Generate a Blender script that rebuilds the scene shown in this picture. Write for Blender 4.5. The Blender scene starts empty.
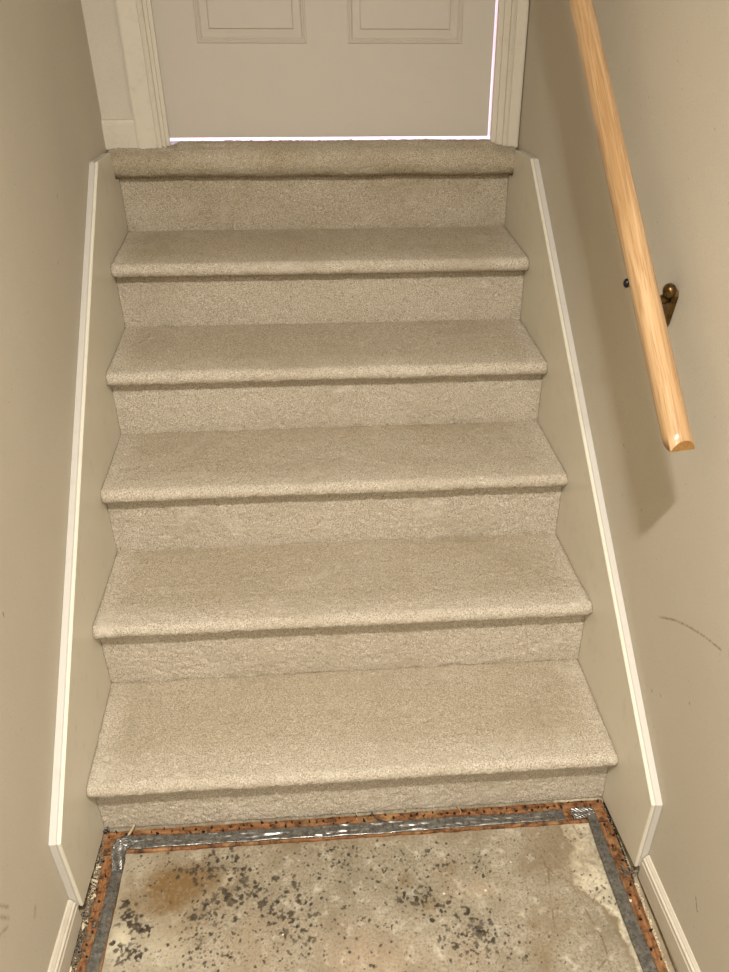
import bpy, bmesh, math, random
import numpy as np
from mathutils import Vector, Matrix, noise as mnoise

random.seed(7)
rng = np.random.default_rng(11)
scene = bpy.context.scene
COL = scene.collection
SHEAR_X = -0.0272          # x shear with height, fitted to image coordinates; every upright tilts towards -x
PI = math.pi

# ------------------------------------------------------------------ helpers
def shear_x(v):
    return (v[0] + SHEAR_X * v[2], v[1], v[2])

def tag(o, label=None, cat=None, group=None, kind=None):
    if label: o['label'] = label
    if cat: o['category'] = cat
    if group: o['group'] = group
    if kind: o['kind'] = kind
    return o

def empty(name, loc):
    o = bpy.data.objects.new(name, None)
    COL.objects.link(o)
    o.empty_display_size = 0.05
    o.location = shear_x(loc)
    return o

def world_loc(o):
    v = Vector(o.location)
    while o.parent:
        o = o.parent
        v = v + Vector(o.location)
    return v

FLARE = .0055           # x shift fitted to image coordinates: handrail side widens towards the door
def link_mesh(name, me, mat, parent=None, origin=None, flare=False):
    """me holds stairwell coordinates; the object gets its origin at `origin` (stairwell coordinates) or at its parent's."""
    n = len(me.vertices)
    co = np.empty(n * 3); me.vertices.foreach_get('co', co); co = co.reshape(-1, 3)
    if flare: co[:, 0] += FLARE * co[:, 1] * np.clip(co[:, 0] / .535, 0, 1)
    co[:, 0] += SHEAR_X * co[:, 2]
    if origin is None and parent is None:
        lo, hi = co.min(0), co.max(0)
        ow = np.array([(lo[0] + hi[0]) / 2, (lo[1] + hi[1]) / 2, lo[2]])
    elif origin is None:
        ow = np.array(world_loc(parent))
    else:
        ow = np.array(shear_x(origin))
    me.vertices.foreach_set('co', (co - ow).ravel())
    me.update()
    o = bpy.data.objects.new(name, me)
    COL.objects.link(o)
    if mat: me.materials.append(mat)
    if parent:
        o.parent = parent
        o.location = Vector(ow) - world_loc(parent)
    else:
        o.location = ow
    return o

def mesh_pd(verts, faces, smooth=False):
    me = bpy.data.meshes.new('m')
    me.from_pydata([tuple(v) for v in verts], [], faces)
    me.update()
    if smooth:
        me.polygons.foreach_set('use_smooth', [True] * len(me.polygons))
    return me

def bm_mesh(bm, smooth=False):
    bmesh.ops.recalc_face_normals(bm, faces=bm.faces[:])
    me = bpy.data.meshes.new('m')
    bm.to_mesh(me); bm.free()
    if smooth:
        me.polygons.foreach_set('use_smooth', [True] * len(me.polygons))
    return me

def add_box(bm, lo, hi, bevel=0.0, seg=2):
    r = bmesh.ops.create_cube(bm, size=1.0)
    vs = r['verts']
    for v in vs:
        v.co = Vector([lo[i] + (v.co[i] + 0.5) * (hi[i] - lo[i]) for i in range(3)])
    if bevel > 0:
        es = list({e for v in vs for e in v.link_edges})
        bmesh.ops.bevel(bm, geom=es, offset=bevel, segments=seg, profile=0.7, affect='EDGES')

def box_obj(name, lo, hi, mat, parent=None, bevel=0.0, origin=None):
    bm = bmesh.new(); add_box(bm, lo, hi, bevel)
    return link_mesh(name, bm_mesh(bm), mat, parent, origin)

def add_prism(bm, poly, a, b, axis):
    """poly: list of 2-D points; axis 'x': points are (y,z) swept x=a..b; 'y': (x,z); 'z': (x,y)."""
    def P(p, t):
        return {'x': (t, p[0], p[1]), 'y': (p[0], t, p[1]), 'z': (p[0], p[1], t)}[axis]
    A = [bm.verts.new(P(p, a)) for p in poly]
    B = [bm.verts.new(P(p, b)) for p in poly]
    n = len(poly)
    bm.faces.new(A); bm.faces.new(B[::-1])
    for i in range(n):
        bm.faces.new((A[i], B[i], B[(i + 1) % n], A[(i + 1) % n]))

def add_tube(bm, pts, rad, nseg=8, cap=True):
    pts = [Vector(p) for p in pts]
    rads = rad if isinstance(rad, (list, tuple)) else [rad] * len(pts)
    rings = []
    for i, p in enumerate(pts):
        t = (pts[min(i + 1, len(pts) - 1)] - pts[max(i - 1, 0)]).normalized()
        u = t.cross(Vector((0, 0, 1)))
        if u.length < 1e-3: u = t.cross(Vector((1, 0, 0)))
        u.normalize(); w = t.cross(u)
        rings.append([bm.verts.new(p + (u * math.cos(k * 2 * PI / nseg) + w * math.sin(k * 2 * PI / nseg)) * rads[i]) for k in range(nseg)])
    for a, b in zip(rings[:-1], rings[1:]):
        for k in range(nseg):
            bm.faces.new((a[k], a[(k + 1) % nseg], b[(k + 1) % nseg], b[k]))
    if cap:
        bm.faces.new(rings[0][::-1]); bm.faces.new(rings[-1])

# ---- value noise for mesh detail
_LAT = rng.random((64, 64, 64)).astype(np.float32)
def vnoise(x, y, z):
    xi, yi, zi = np.floor(x).astype(int), np.floor(y).astype(int), np.floor(z).astype(int)
    fx, fy, fz = x - xi, y - yi, z - zi
    fx, fy, fz = [f * f * (3 - 2 * f) for f in (fx, fy, fz)]
    g = lambda a, b, c: _LAT[(xi + a) & 63, (yi + b) & 63, (zi + c) & 63]
    lx = lambda b, c: g(0, b, c) * (1 - fx) + g(1, b, c) * fx
    ly = lambda c: lx(0, c) * (1 - fy) + lx(1, c) * fy
    return ly(0) * (1 - fz) + ly(1) * fz
def fbm(x, y, z, octv=4, gain=0.5):
    s = 0; a = 1; t = 0
    for i in range(octv):
        f = 2.0 ** i
        s = s + a * vnoise(x * f + 13.7 * i, y * f + 7.1 * i, z * f + 3.3 * i); t += a; a *= gain
    return s / t

# ------------------------------------------------------------------ materials
def srgb(*c):
    f = lambda u: (u / 255 / 12.92) if u / 255 <= 0.04045 else ((u / 255 + 0.055) / 1.055) ** 2.4
    return tuple(f(u) for u in c) + (1.0,)

class NT:
    def __init__(s, name, rough=0.6, metal=0.0, spec=0.4):
        s.m = bpy.data.materials.new(name); s.m.use_nodes = True
        s.t = s.m.node_tree; s.b = s.t.nodes['Principled BSDF']
        s.b.inputs['Roughness'].default_value = rough
        s.b.inputs['Metallic'].default_value = metal
        s.b.inputs['Specular IOR Level'].default_value = spec
        s.pos = s.n('ShaderNodeNewGeometry').outputs['Position']
    def n(s, t, **kw):
        nd = s.t.nodes.new(t)
        for k, v in kw.items(): setattr(nd, k, v)
        return nd
    def put(s, sock, v):
        if hasattr(v, 'is_output') or isinstance(v, bpy.types.NodeSocket): s.t.links.new(v, sock)
        else: sock.default_value = v
    def noise(s, scale, detail=3, rough=0.55, vec=None, dist=0.0):
        nd = s.n('ShaderNodeTexNoise')
        s.put(nd.inputs['Vector'], vec or s.pos)
        nd.inputs['Scale'].default_value = scale; nd.inputs['Detail'].default_value = detail
        nd.inputs['Roughness'].default_value = rough; nd.inputs['Distortion'].default_value = dist
        return nd.outputs['Fac']
    def voro(s, scale, vec=None, feature='F1', out='Distance'):
        nd = s.n('ShaderNodeTexVoronoi', feature=feature)
        s.put(nd.inputs['Vector'], vec or s.pos); nd.inputs['Scale'].default_value = scale
        return nd.outputs[out]
    def mapv(s, loc=(0, 0, 0), rot=(0, 0, 0), scale=(1, 1, 1), vec=None):
        nd = s.n('ShaderNodeMapping'); s.put(nd.inputs['Vector'], vec or s.pos)
        nd.inputs['Location'].default_value = loc; nd.inputs['Rotation'].default_value = rot; nd.inputs['Scale'].default_value = scale
        return nd.outputs['Vector']
    def ramp(s, fac, stops, interp='LINEAR'):
        nd = s.n('ShaderNodeValToRGB'); s.put(nd.inputs['Fac'], fac)
        e = nd.color_ramp.elements; nd.color_ramp.interpolation = interp
        while len(e) < len(stops): e.new(0.5)
        for el, (p, c) in zip(e, stops):
            el.position = p; el.color = c if hasattr(c, '__len__') else (c, c, c, 1)
        return nd.outputs['Color']
    def mix(s, fac, a, b, mode='MIX'):
        nd = s.n('ShaderNodeMix', data_type='RGBA', blend_type=mode)
        s.put(nd.inputs[0], fac); s.put(nd.inputs[6], a); s.put(nd.inputs[7], b)
        return nd.outputs[2]
    def math(s, op, a, b=0.0, clamp=False):
        nd = s.n('ShaderNodeMath', operation=op, use_clamp=clamp)
        s.put(nd.inputs[0], a); s.put(nd.inputs[1], b)
        return nd.outputs[0]
    def attr(s, name):
        nd = s.n('ShaderNodeAttribute', attribute_name=name)
        return nd.outputs['Fac']
    def color(s, v): s.put(s.b.inputs['Base Color'], v)
    def rough(s, v): s.put(s.b.inputs['Roughness'], v)
    def bump(s, h, strength=0.3, dist=0.001):
        nd = s.n('ShaderNodeBump'); nd.inputs['Strength'].default_value = strength; nd.inputs['Distance'].default_value = dist
        s.put(nd.inputs['Height'], h); s.t.links.new(nd.outputs[0], s.b.inputs['Normal'])
    def scuff(s, segs, width):
        """0..1 mask of hand placed marks: line segments in the wall's own (y, z)."""
        sx = s.n('ShaderNodeSeparateXYZ'); s.put(sx.inputs[0], s.pos)
        cb = s.n('ShaderNodeCombineXYZ'); s.put(cb.inputs[1], sx.outputs[1]); s.put(cb.inputs[2], sx.outputs[2])
        p = cb.outputs[0]; acc = None
        for a, b in segs:
            a3 = Vector((0, a[0], a[1])); d = Vector((0, b[0], b[1])) - a3
            sub = s.n('ShaderNodeVectorMath', operation='SUBTRACT'); s.put(sub.inputs[0], p); sub.inputs[1].default_value = a3
            dot = s.n('ShaderNodeVectorMath', operation='DOT_PRODUCT'); s.put(dot.inputs[0], sub.outputs[0]); dot.inputs[1].default_value = d / max(d.length_squared, 1e-9)
            t = s.math('ADD', dot.outputs['Value'], 0.0, True)
            sc = s.n('ShaderNodeVectorMath', operation='SCALE'); sc.inputs[0].default_value = d; s.put(sc.inputs['Scale'], t)
            df = s.n('ShaderNodeVectorMath', operation='DISTANCE'); s.put(df.inputs[0], sub.outputs[0]); s.put(df.inputs[1], sc.outputs[0])
            acc = df.outputs['Value'] if acc is None else s.math('MINIMUM', acc, df.outputs['Value'])
        m = s.math('DIVIDE', acc, width)
        return s.math('SUBTRACT', 1.0, m, True)

def mat_wall(name, base, marks=None, speck=0.5, flat=(0, 1, 1)):
    k = NT(name, 0.62, 0, 0.3)
    big = k.noise(1.6, 4, 0.6)
    c = k.mix(k.ramp(big, [(0.35, 0.0), (0.7, 1.0)]), srgb(*base), srgb(*[x * 0.955 for x in base]))
    fine = k.noise(420, 2, 0.6)
    c = k.mix(k.ramp(fine, [(0.34, 0.35), (0.5, 0.0)]), c, srgb(*[x * 0.86 for x in base]))
    dots = k.ramp(k.voro(52, k.mapv(scale=flat)), [(0.0, 1.0), (0.06, 0.8), (0.115, 0.0)])
    pick = k.ramp(k.noise(15, 3), [(0.5, 0.0), (0.6, 1.0)])
    c = k.mix(k.math('MULTIPLY', k.math('MULTIPLY', dots, pick), speck), c, srgb(95, 82, 60))
    if marks:
        for segs, w, col, f in marks:
            jit = k.ramp(k.noise(160, 3), [(0.35, 0.2), (0.6, 1.0)])
            c = k.mix(k.math('MULTIPLY', k.math('MULTIPLY', k.scuff(segs, w), f), jit), c, srgb(*col))
    k.color(c)
    k.bump(k.math('ADD', k.noise(260, 3), k.math('MULTIPLY', k.noise(45, 2), 0.7)), 0.22, 0.0012)
    return k.m

def mat_paint(name, base, rough=0.45, dirt=0.35):
    k = NT(name, rough, 0, 0.4)
    d = k.ramp(k.noise(28, 5, 0.7), [(0.55, 0.0), (0.78, 1.0)])
    c = k.mix(k.math('MULTIPLY', d, dirt), srgb(*base), srgb(*[base[0] * .82, base[1] * .78, base[2] * .7]))
    sp = k.ramp(k.voro(70), [(0.0, 1.0), (0.05, 0.6), (0.09, 0.0)])
    pk = k.ramp(k.noise(14, 2), [(0.58, 0.0), (0.68, 1.0)])
    c = k.mix(k.math('MULTIPLY', k.math('MULTIPLY', sp, pk), 0.5), c, srgb(110, 95, 72))
    k.color(c)
    k.bump(k.noise(180, 3), 0.12, 0.0008)
    return k.m

def mat_carpet():
    k = NT('carpet', 0.95, 0, 0.08)
    k.b.inputs['Sheen Weight'].default_value = 0.2
    k.b.inputs['Sheen Roughness'].default_value = 0.6
    k.b.inputs['Sheen Tint'].default_value = srgb(226, 208, 176)
    f = k.noise(330, 3, 0.65)
    c = k.ramp(f, [(0.27, srgb(*CARPET[0])), (0.43, srgb(*CARPET[1])), (0.56, srgb(*CARPET[2])), (0.72, srgb(*CARPET[3]))])
    lo = k.noise(5.5, 4, 0.6)
    c = k.mix(k.ramp(lo, [(0.46, 0.0), (0.72, 0.5)]), c, srgb(*CARPET[4]), 'MIX')
    wear = k.noise(11, 3, 0.6, dist=0.6)
    c = k.mix(k.ramp(wear, [(0.56, 0.0), (0.74, 0.28)]), c, srgb(*CARPET[3]))
    c = k.mix(k.math('MULTIPLY', k.attr('soil_shade'), .62), c, srgb(214, 207, 190), 'MULTIPLY')  # trodden dirt; on upper risers and landing also light falloff painted in
    k.color(c)
    k.bump(k.math('ADD', f, k.noise(700, 2)), 0.75, 0.004)
    return k.m
CARPET = [(112, 100, 80), (182, 168, 146), (211, 198, 177), (240, 231, 214), (174, 159, 134)]

def mat_concrete():
    k = NT('concrete', 0.8, 0, 0.3)
    n1 = k.noise(9, 6, 0.62)
    c = k.ramp(n1, [(0.3, srgb(124, 113, 94)), (0.5, srgb(148, 138, 117)), (0.72, srgb(171, 161, 141))])
    fine = k.noise(170, 5, 0.75)
    c = k.mix(k.ramp(fine, [(0.38, 0.75), (0.54, 0.0)]), c, srgb(112, 96, 70))
    c = k.mix(k.ramp(k.noise(60, 4, 0.65), [(0.50, 0.0), (0.72, 0.6)]), c, srgb(134, 118, 90))
    c = k.mix(k.ramp(k.noise(34, 5, 0.68), [(0.55, 0.0), (0.72, 0.6)]), c, srgb(206, 198, 178))
    c = k.mix(k.attr('pink'), c, srgb(190, 158, 128))
    c = k.mix(k.attr('light'), c, srgb(208, 196, 168))
    c = k.mix(k.attr('brown'), c, srgb(114, 88, 52))
    c = k.mix(k.attr('crack'), c, srgb(104, 82, 54))
    gl = k.mix(k.ramp(k.noise(90, 3), [(0.4, 0.0), (0.65, 1.0)]), srgb(38, 31, 23), srgb(76, 63, 45))
    c = k.mix(k.attr('glue'), c, gl)
    k.color(c)
    h = k.math('ADD', k.math('MULTIPLY', n1, 0.8), k.math('MULTIPLY', fine, 0.35))
    k.bump(h, 0.35, 0.002)
    return k.m

def mat_rail():
    k = NT('clear_finished_wood', 0.3, 0, 0.5)
    k.b.inputs['Coat Weight'].default_value = 0.25
    k.b.inputs['Coat Roughness'].default_value = 0.22
    v = k.mapv(rot=(-math.atan(0.7294), 0, 0))
    v2 = k.mapv(scale=(1, 0.035, 1), vec=v)
    g = k.noise(260, 4, 0.6, v2, 0.5)
    b = k.noise(42, 3, 0.5, v2, 1.2)
    c = k.ramp(b, [(0.3, srgb(158, 124, 84)), (0.5, srgb(178, 144, 103)), (0.7, srgb(190, 159, 120))])
    c = k.mix(k.ramp(g, [(0.38, 0.65), (0.54, 0.0)]), c, srgb(140, 102, 62))
    k.color(c)
    k.bump(g, 0.05, 0.0004)
    return k.m

def mat_strip():
    k = NT('tack_strip_wood', 0.75, 0, 0.25)
    along = k.attr('along')
    cb = k.n('ShaderNodeCombineXYZ'); k.put(cb.inputs[0], k.math('MULTIPLY', along, 0.09)); k.put(cb.inputs[1], k.attr('across'))
    g = k.noise(150, 5, 0.65, cb.outputs[0], 0.4)
    c = k.ramp(g, [(0.28, srgb(80, 52, 30)), (0.5, srgb(134, 90, 54)), (0.72, srgb(164, 118, 76))])
    c = k.mix(k.ramp(k.noise(75, 5, 0.7), [(0.47, 0.0), (0.60, 0.9)]), c, srgb(62, 40, 22))
    c = k.mix(k.ramp(k.noise(21, 4, 0.6), [(0.55, 0.0), (0.75, 0.5)]), c, srgb(188, 152, 104))
    k.color(c)
    k.bump(g, 0.4, 0.001)
    return k.m

def mat_tape():
    k = NT('duct_tape_silver', 0.3, 0.6, 0.6)
    n = k.noise(60, 4, 0.6)
    k.color(k.ramp(n, [(0.3, srgb(96, 93, 87)), (0.55, srgb(122, 118, 110)), (0.75, srgb(146, 142, 134))]))
    d = k.ramp(k.noise(120, 4, 0.7), [(0.40, 0.2), (0.7, 0.5)])
    k.rough(d)
    k.bump(k.noise(110, 3, 0.6, dist=0.8), 0.14, 0.001)
    return k.m

def mat_plain(name, c0, c1=None, rough=0.6, metal=0.0, scale=120, bump=0.2):
    k = NT(name, rough, metal, 0.4)
    n = k.noise(scale, 4, 0.6)
    c1 = c1 or tuple(x * 0.75 for x in c0)
    k.color(k.ramp(n, [(0.35, srgb(*c1)), (0.65, srgb(*c0))]))
    k.bump(n, bump, 0.001)
    return k.m

# marks on the walls, in (y, z)
M_R = [([((-.0251, .5527), (-.0764, .5924)), ((-.0764, .5924), (-.1265, .6227)), ((-.1265, .6227), (-.1775, .6488)), ((-.1775, .6488), (-.2268, .6685))], .0035, (96, 80, 54), .75),
       ([((-.356, .2145), (-.3705, .196)), ((-.3699, .1967), (-.3735, .1985))], .003, (78, 62, 42), .9),
       ([((.1318, .6797), (.1325, .679)), ((.2256, .6503), (.226, .650)), ((.2626, .7443), (.263, .744)), ((-.1849, .5039), (-.185, .503)), ((-.0923, .4225), (-.093, .421)), ((-.0581, .3988), (-.059, .397))], .004, (92, 70, 44), .9)]
M_L = [([((-.3775, .3696), (-.3625, .3382)), ((-.3889, .3573), (-.3711, .3229)), ((-.4059, .3389), (-.381, .3184))], .005, (120, 100, 62), .6),
       ([((-.30, .225), (-.308, .219))], .009, (120, 96, 64), .6),
       ([((.6412, 1.0033), (.64, 1.0)), ((-.0757, .678), (-.0765, .670)), ((.7405, 1.1133), (.7395, 1.108))], .0035, (84, 64, 40), .9)]

WALL = (198, 188, 169)
m_wall_r = mat_wall('wall_paint_marked', WALL, M_R)
m_wall_l = mat_wall('wall_paint_scuffed', WALL, M_L)
m_wall = mat_wall('wall_paint', WALL, flat=(1, 0, 1))
m_ceil = mat_plain('ceiling_paint', (226, 216, 196), (222, 212, 192), 0.9, 0, 60, 0.1)
m_skirt = mat_paint('skirt_paint_cream', (214, 206, 186), 0.4)
m_trim = mat_paint('trim_paint_ivory', (201, 191, 172), 0.42)
m_edge = mat_paint('skirt_edge_paint', (193, 186, 174), 0.42, 0.25)
m_door = mat_paint('door_paint', (187, 177, 162), 0.42, 0.08)
m_carpet = mat_carpet()
m_conc = mat_concrete()
m_rail = mat_rail()
m_endgrain = mat_plain('end_grain_wood', (150, 110, 58), (128, 90, 42), 0.6, 0, 200)
m_brass = mat_plain('antique_brass', (126, 98, 52), (84, 62, 34), 0.32, 0.85, 60, 0.08)
m_darkmetal = mat_plain('dark_screw_metal', (58, 54, 56), (36, 33, 34), 0.35, 0.8)
m_strip = mat_strip()
m_tape = mat_tape()
m_tapeback = mat_plain('tape_flap_dark', (52, 50, 48), (34, 32, 30), 0.5, 0.1)
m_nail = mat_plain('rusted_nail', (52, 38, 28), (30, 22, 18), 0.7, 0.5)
m_plaster = mat_plain('plaster', (226, 212, 182), (200, 184, 152), 0.9)
m_lint = mat_plain('grey_lint', (128, 116, 98), (84, 74, 60), 0.95)
m_fibre = mat_plain('carpet_fibre', (190, 170, 136), (150, 130, 96), 0.95)
m_hall = mat_plain('hall_white', (238, 222, 238), (236, 219, 236), 0.8, 0, 20, 0.0)

# ------------------------------------------------------------------ measurements of the flight
HW = 0.535                    # half width between the skirt boards
WX = 0.557                    # half width between the walls
YB = [0.0, .2564, .5227, .7764, 1.0409, 1.3017]       # riser planes
ZB = [0.0, .1686, .3365, .5135, .6895, .8668]         # back of each tread
NOSE = [(-.036, .1532, 1.324, .0165), (.2224, .3352, .935, .016), (.4907, .4970, .679, .0168), (.7454, .6637, .497, .0172), (1.0069, .8382, .353, .0175)]   # lower nose edge y, z, sight slope, roll radius

# ------------------------------------------------------------------ room shell
def structure(o, label=None):
    o['kind'] = 'structure'
    if label: o['label'] = label
    return o

Y0, Y1 = -4.6, 1.318
def wall_prism(name, x0, x1, mat, label):
    bm = bmesh.new()
    add_prism(bm, [(-1.45, 0), (Y1, 0), (Y1, 3.55), (-1.45, 3.55)], x0, x1, 'x')
    return structure(link_mesh(name, bm_mesh(bm), mat, flare=True), label)
wall_prism('wall_left', -WX - .1, -WX, m_wall_l, 'beige painted stairwell wall with no handrail on it')
wall_prism('wall_right', WX, WX + .1, m_wall_r, 'beige painted stairwell wall carrying the wooden handrail')
bm = bmesh.new(); add_box(bm, (-2.6, Y0 - .1, 0), (2.6, Y0, 2.64)); add_box(bm, (-2.6, Y0, 0), (-2.5, -1.45, 2.64)); add_box(bm, (2.5, Y0, 0), (2.6, -1.45, 2.64)); add_box(bm, (-2.6, -1.45, 0), (-WX - .1, -1.35, 2.64)); add_box(bm, (WX + .1, -1.45, 0), (2.6, -1.35, 2.64))
structure(link_mesh('wall_front', bm_mesh(bm), m_wall), 'plain beige walls of the open room behind the viewer')

# door wall: a ring of three slabs round the opening, one mesh
DX0, DX1, DZ1 = -.4100, .5215, 3.16
bm = bmesh.new()
add_box(bm, (-WX - .1, Y1, .95), (DX0, Y1 + .11, 3.55))
add_box(bm, (DX1, Y1, .95), (WX + .1, Y1 + .11, 3.55))
add_box(bm, (DX0, Y1, DZ1), (DX1, Y1 + .11, 3.55))
structure(link_mesh('wall_back', bm_mesh(bm), m_wall), 'beige wall round the white door at the top of the stairs')

bm = bmesh.new()
add_prism(bm, [(-.45, 2.54), (.75, 3.4), (Y1, 3.4), (Y1, 3.5), (.7, 3.5), (-.5, 2.64), (-1.5, 2.64), (-1.5, 2.54)], -WX, WX, 'x')
add_box(bm, (-2.6, Y0, 2.54), (2.6, -1.45, 2.64))
structure(link_mesh('ceiling', bm_mesh(bm), m_ceil), 'white painted ceiling above the stairwell')

# ------------------------------------------------------------------ concrete floor with its stains
CL = [[-0.299, -0.11, 0.032, 0.017, 45, 5], [-0.257, -0.162, 0.027, 0.019, 28, 7], [-0.312, -0.202, 0.023, 0.029, 25, 5], [-0.317, -0.259, 0.034, 0.033, 45, 4], [-0.168, -0.193, 0.019, 0.028, 22, 5], [-0.136, -0.235, 0.019, 0.034, 30, 5], [-0.225, -0.238, 0.057, 0.047, 70, 3], [-0.129, -0.144, 0.08, 0.042, 60, 3], [-0.046, -0.1, 0.037, 0.022, 35, 4], [-0.006, -0.235, 0.077, 0.066, 80, 3], [0.106, -0.193, 0.02, 0.016, 25, 5], [0.137, -0.216, 0.016, 0.016, 14, 5], [0.191, -0.273, 0.023, 0.019, 40, 5], [0.217, -0.29, 0.038, 0.028, 40, 4], [0.233, -0.138, 0.012, 0.017, 12, 4], [0.157, -0.126, 0.02, 0.013, 14, 4], [0.064, -0.132, 0.028, 0.026, 20, 4], [0.241, -0.311, 0.056, 0.027, 30, 3], [0.468, -0.199, 0.02, 0.029, 16, 3], [0.477, -0.221, 0.016, 0.016, 12, 4], [-0.46, -0.191, 0.01, 0.016, 8, 9], [-0.444, -0.212, 0.011, 0.012, 8, 10], [-0.449, -0.264, 0.015, 0.015, 20, 6], [-0.431, -0.089, 0.03, 0.018, 30, 2], [-0.07, -0.169, 0.217, 0.08, 250, 2.5]]
BR = [[-0.37, -0.15, 0.1, 0.075, 0.38], [-0.37, -0.136, 0.063, 0.042, 0.9], [-0.408, -0.119, 0.04, 0.026, 0.5], [-0.349, -0.219, 0.047, 0.042, 0.35], [-0.464, -0.14, 0.024, 0.041, 0.4], [0.081, -0.16, 0.012, 0.008, 0.5], [0.123, -0.215, 0.016, 0.012, 0.4], [0.175, -0.141, 0.016, 0.017, 0.4], [0.327, -0.152, 0.016, 0.013, 0.35], [0.409, -0.118, 0.062, 0.065, 0.3], [0.362, -0.253, 0.039, 0.038, 0.2], [0.325, -0.317, 0.028, 0.022, 0.3], [0.318, -0.269, 0.01, 0.008, 0.5], [-0.065, -0.06, 0.25, 0.018, 0.25]]
PK = [[-0.003, -0.311, 0.074, 0.044, 0.5], [0.223, -0.191, 0.03, 0.016, 0.45], [0.183, -0.316, 0.037, 0.018, 0.3], [-0.224, -0.276, 0.074, 0.036, 0.3]]
LT = [[-0.49, -0.117, 0.016, 0.052, 0.5], [-0.464, -0.239, 0.022, 0.034, 0.8], [-0.382, -0.254, 0.056, 0.037, 0.4], [-0.45, -0.094, 0.028, 0.022, 0.35]]
CR = [[[0.3413, -0.0758], [0.3668, -0.1102], [0.3708, -0.1509], [0.3908, -0.1763], [0.4119, -0.1886], [0.4164, -0.2121], [0.4308, -0.2697], [0.4399, -0.3052], [0.4391, -0.3313]], [[0.4528, -0.0626], [0.4599, -0.094], [0.4811, -0.0838]], [[0.4157, -0.3568], [0.4337, -0.3419], [0.4573, -0.3564]], [[0.3726, -0.1598], [0.3619, -0.2224], [0.3538, -0.2815]]]
RIDGE = [(-.3856, -.2258), (-.3512, -.1931), (-.2961, -.1587), (-.2685, -.1249)]
LB = [(.4218, -.0723), (.4372, -.1085), (.4184, -.1588), (.4161, -.1952), (.4511, -.2393), (.4714, -.2806), (.4839, -.3291), (.4805, -.3917)]

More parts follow.
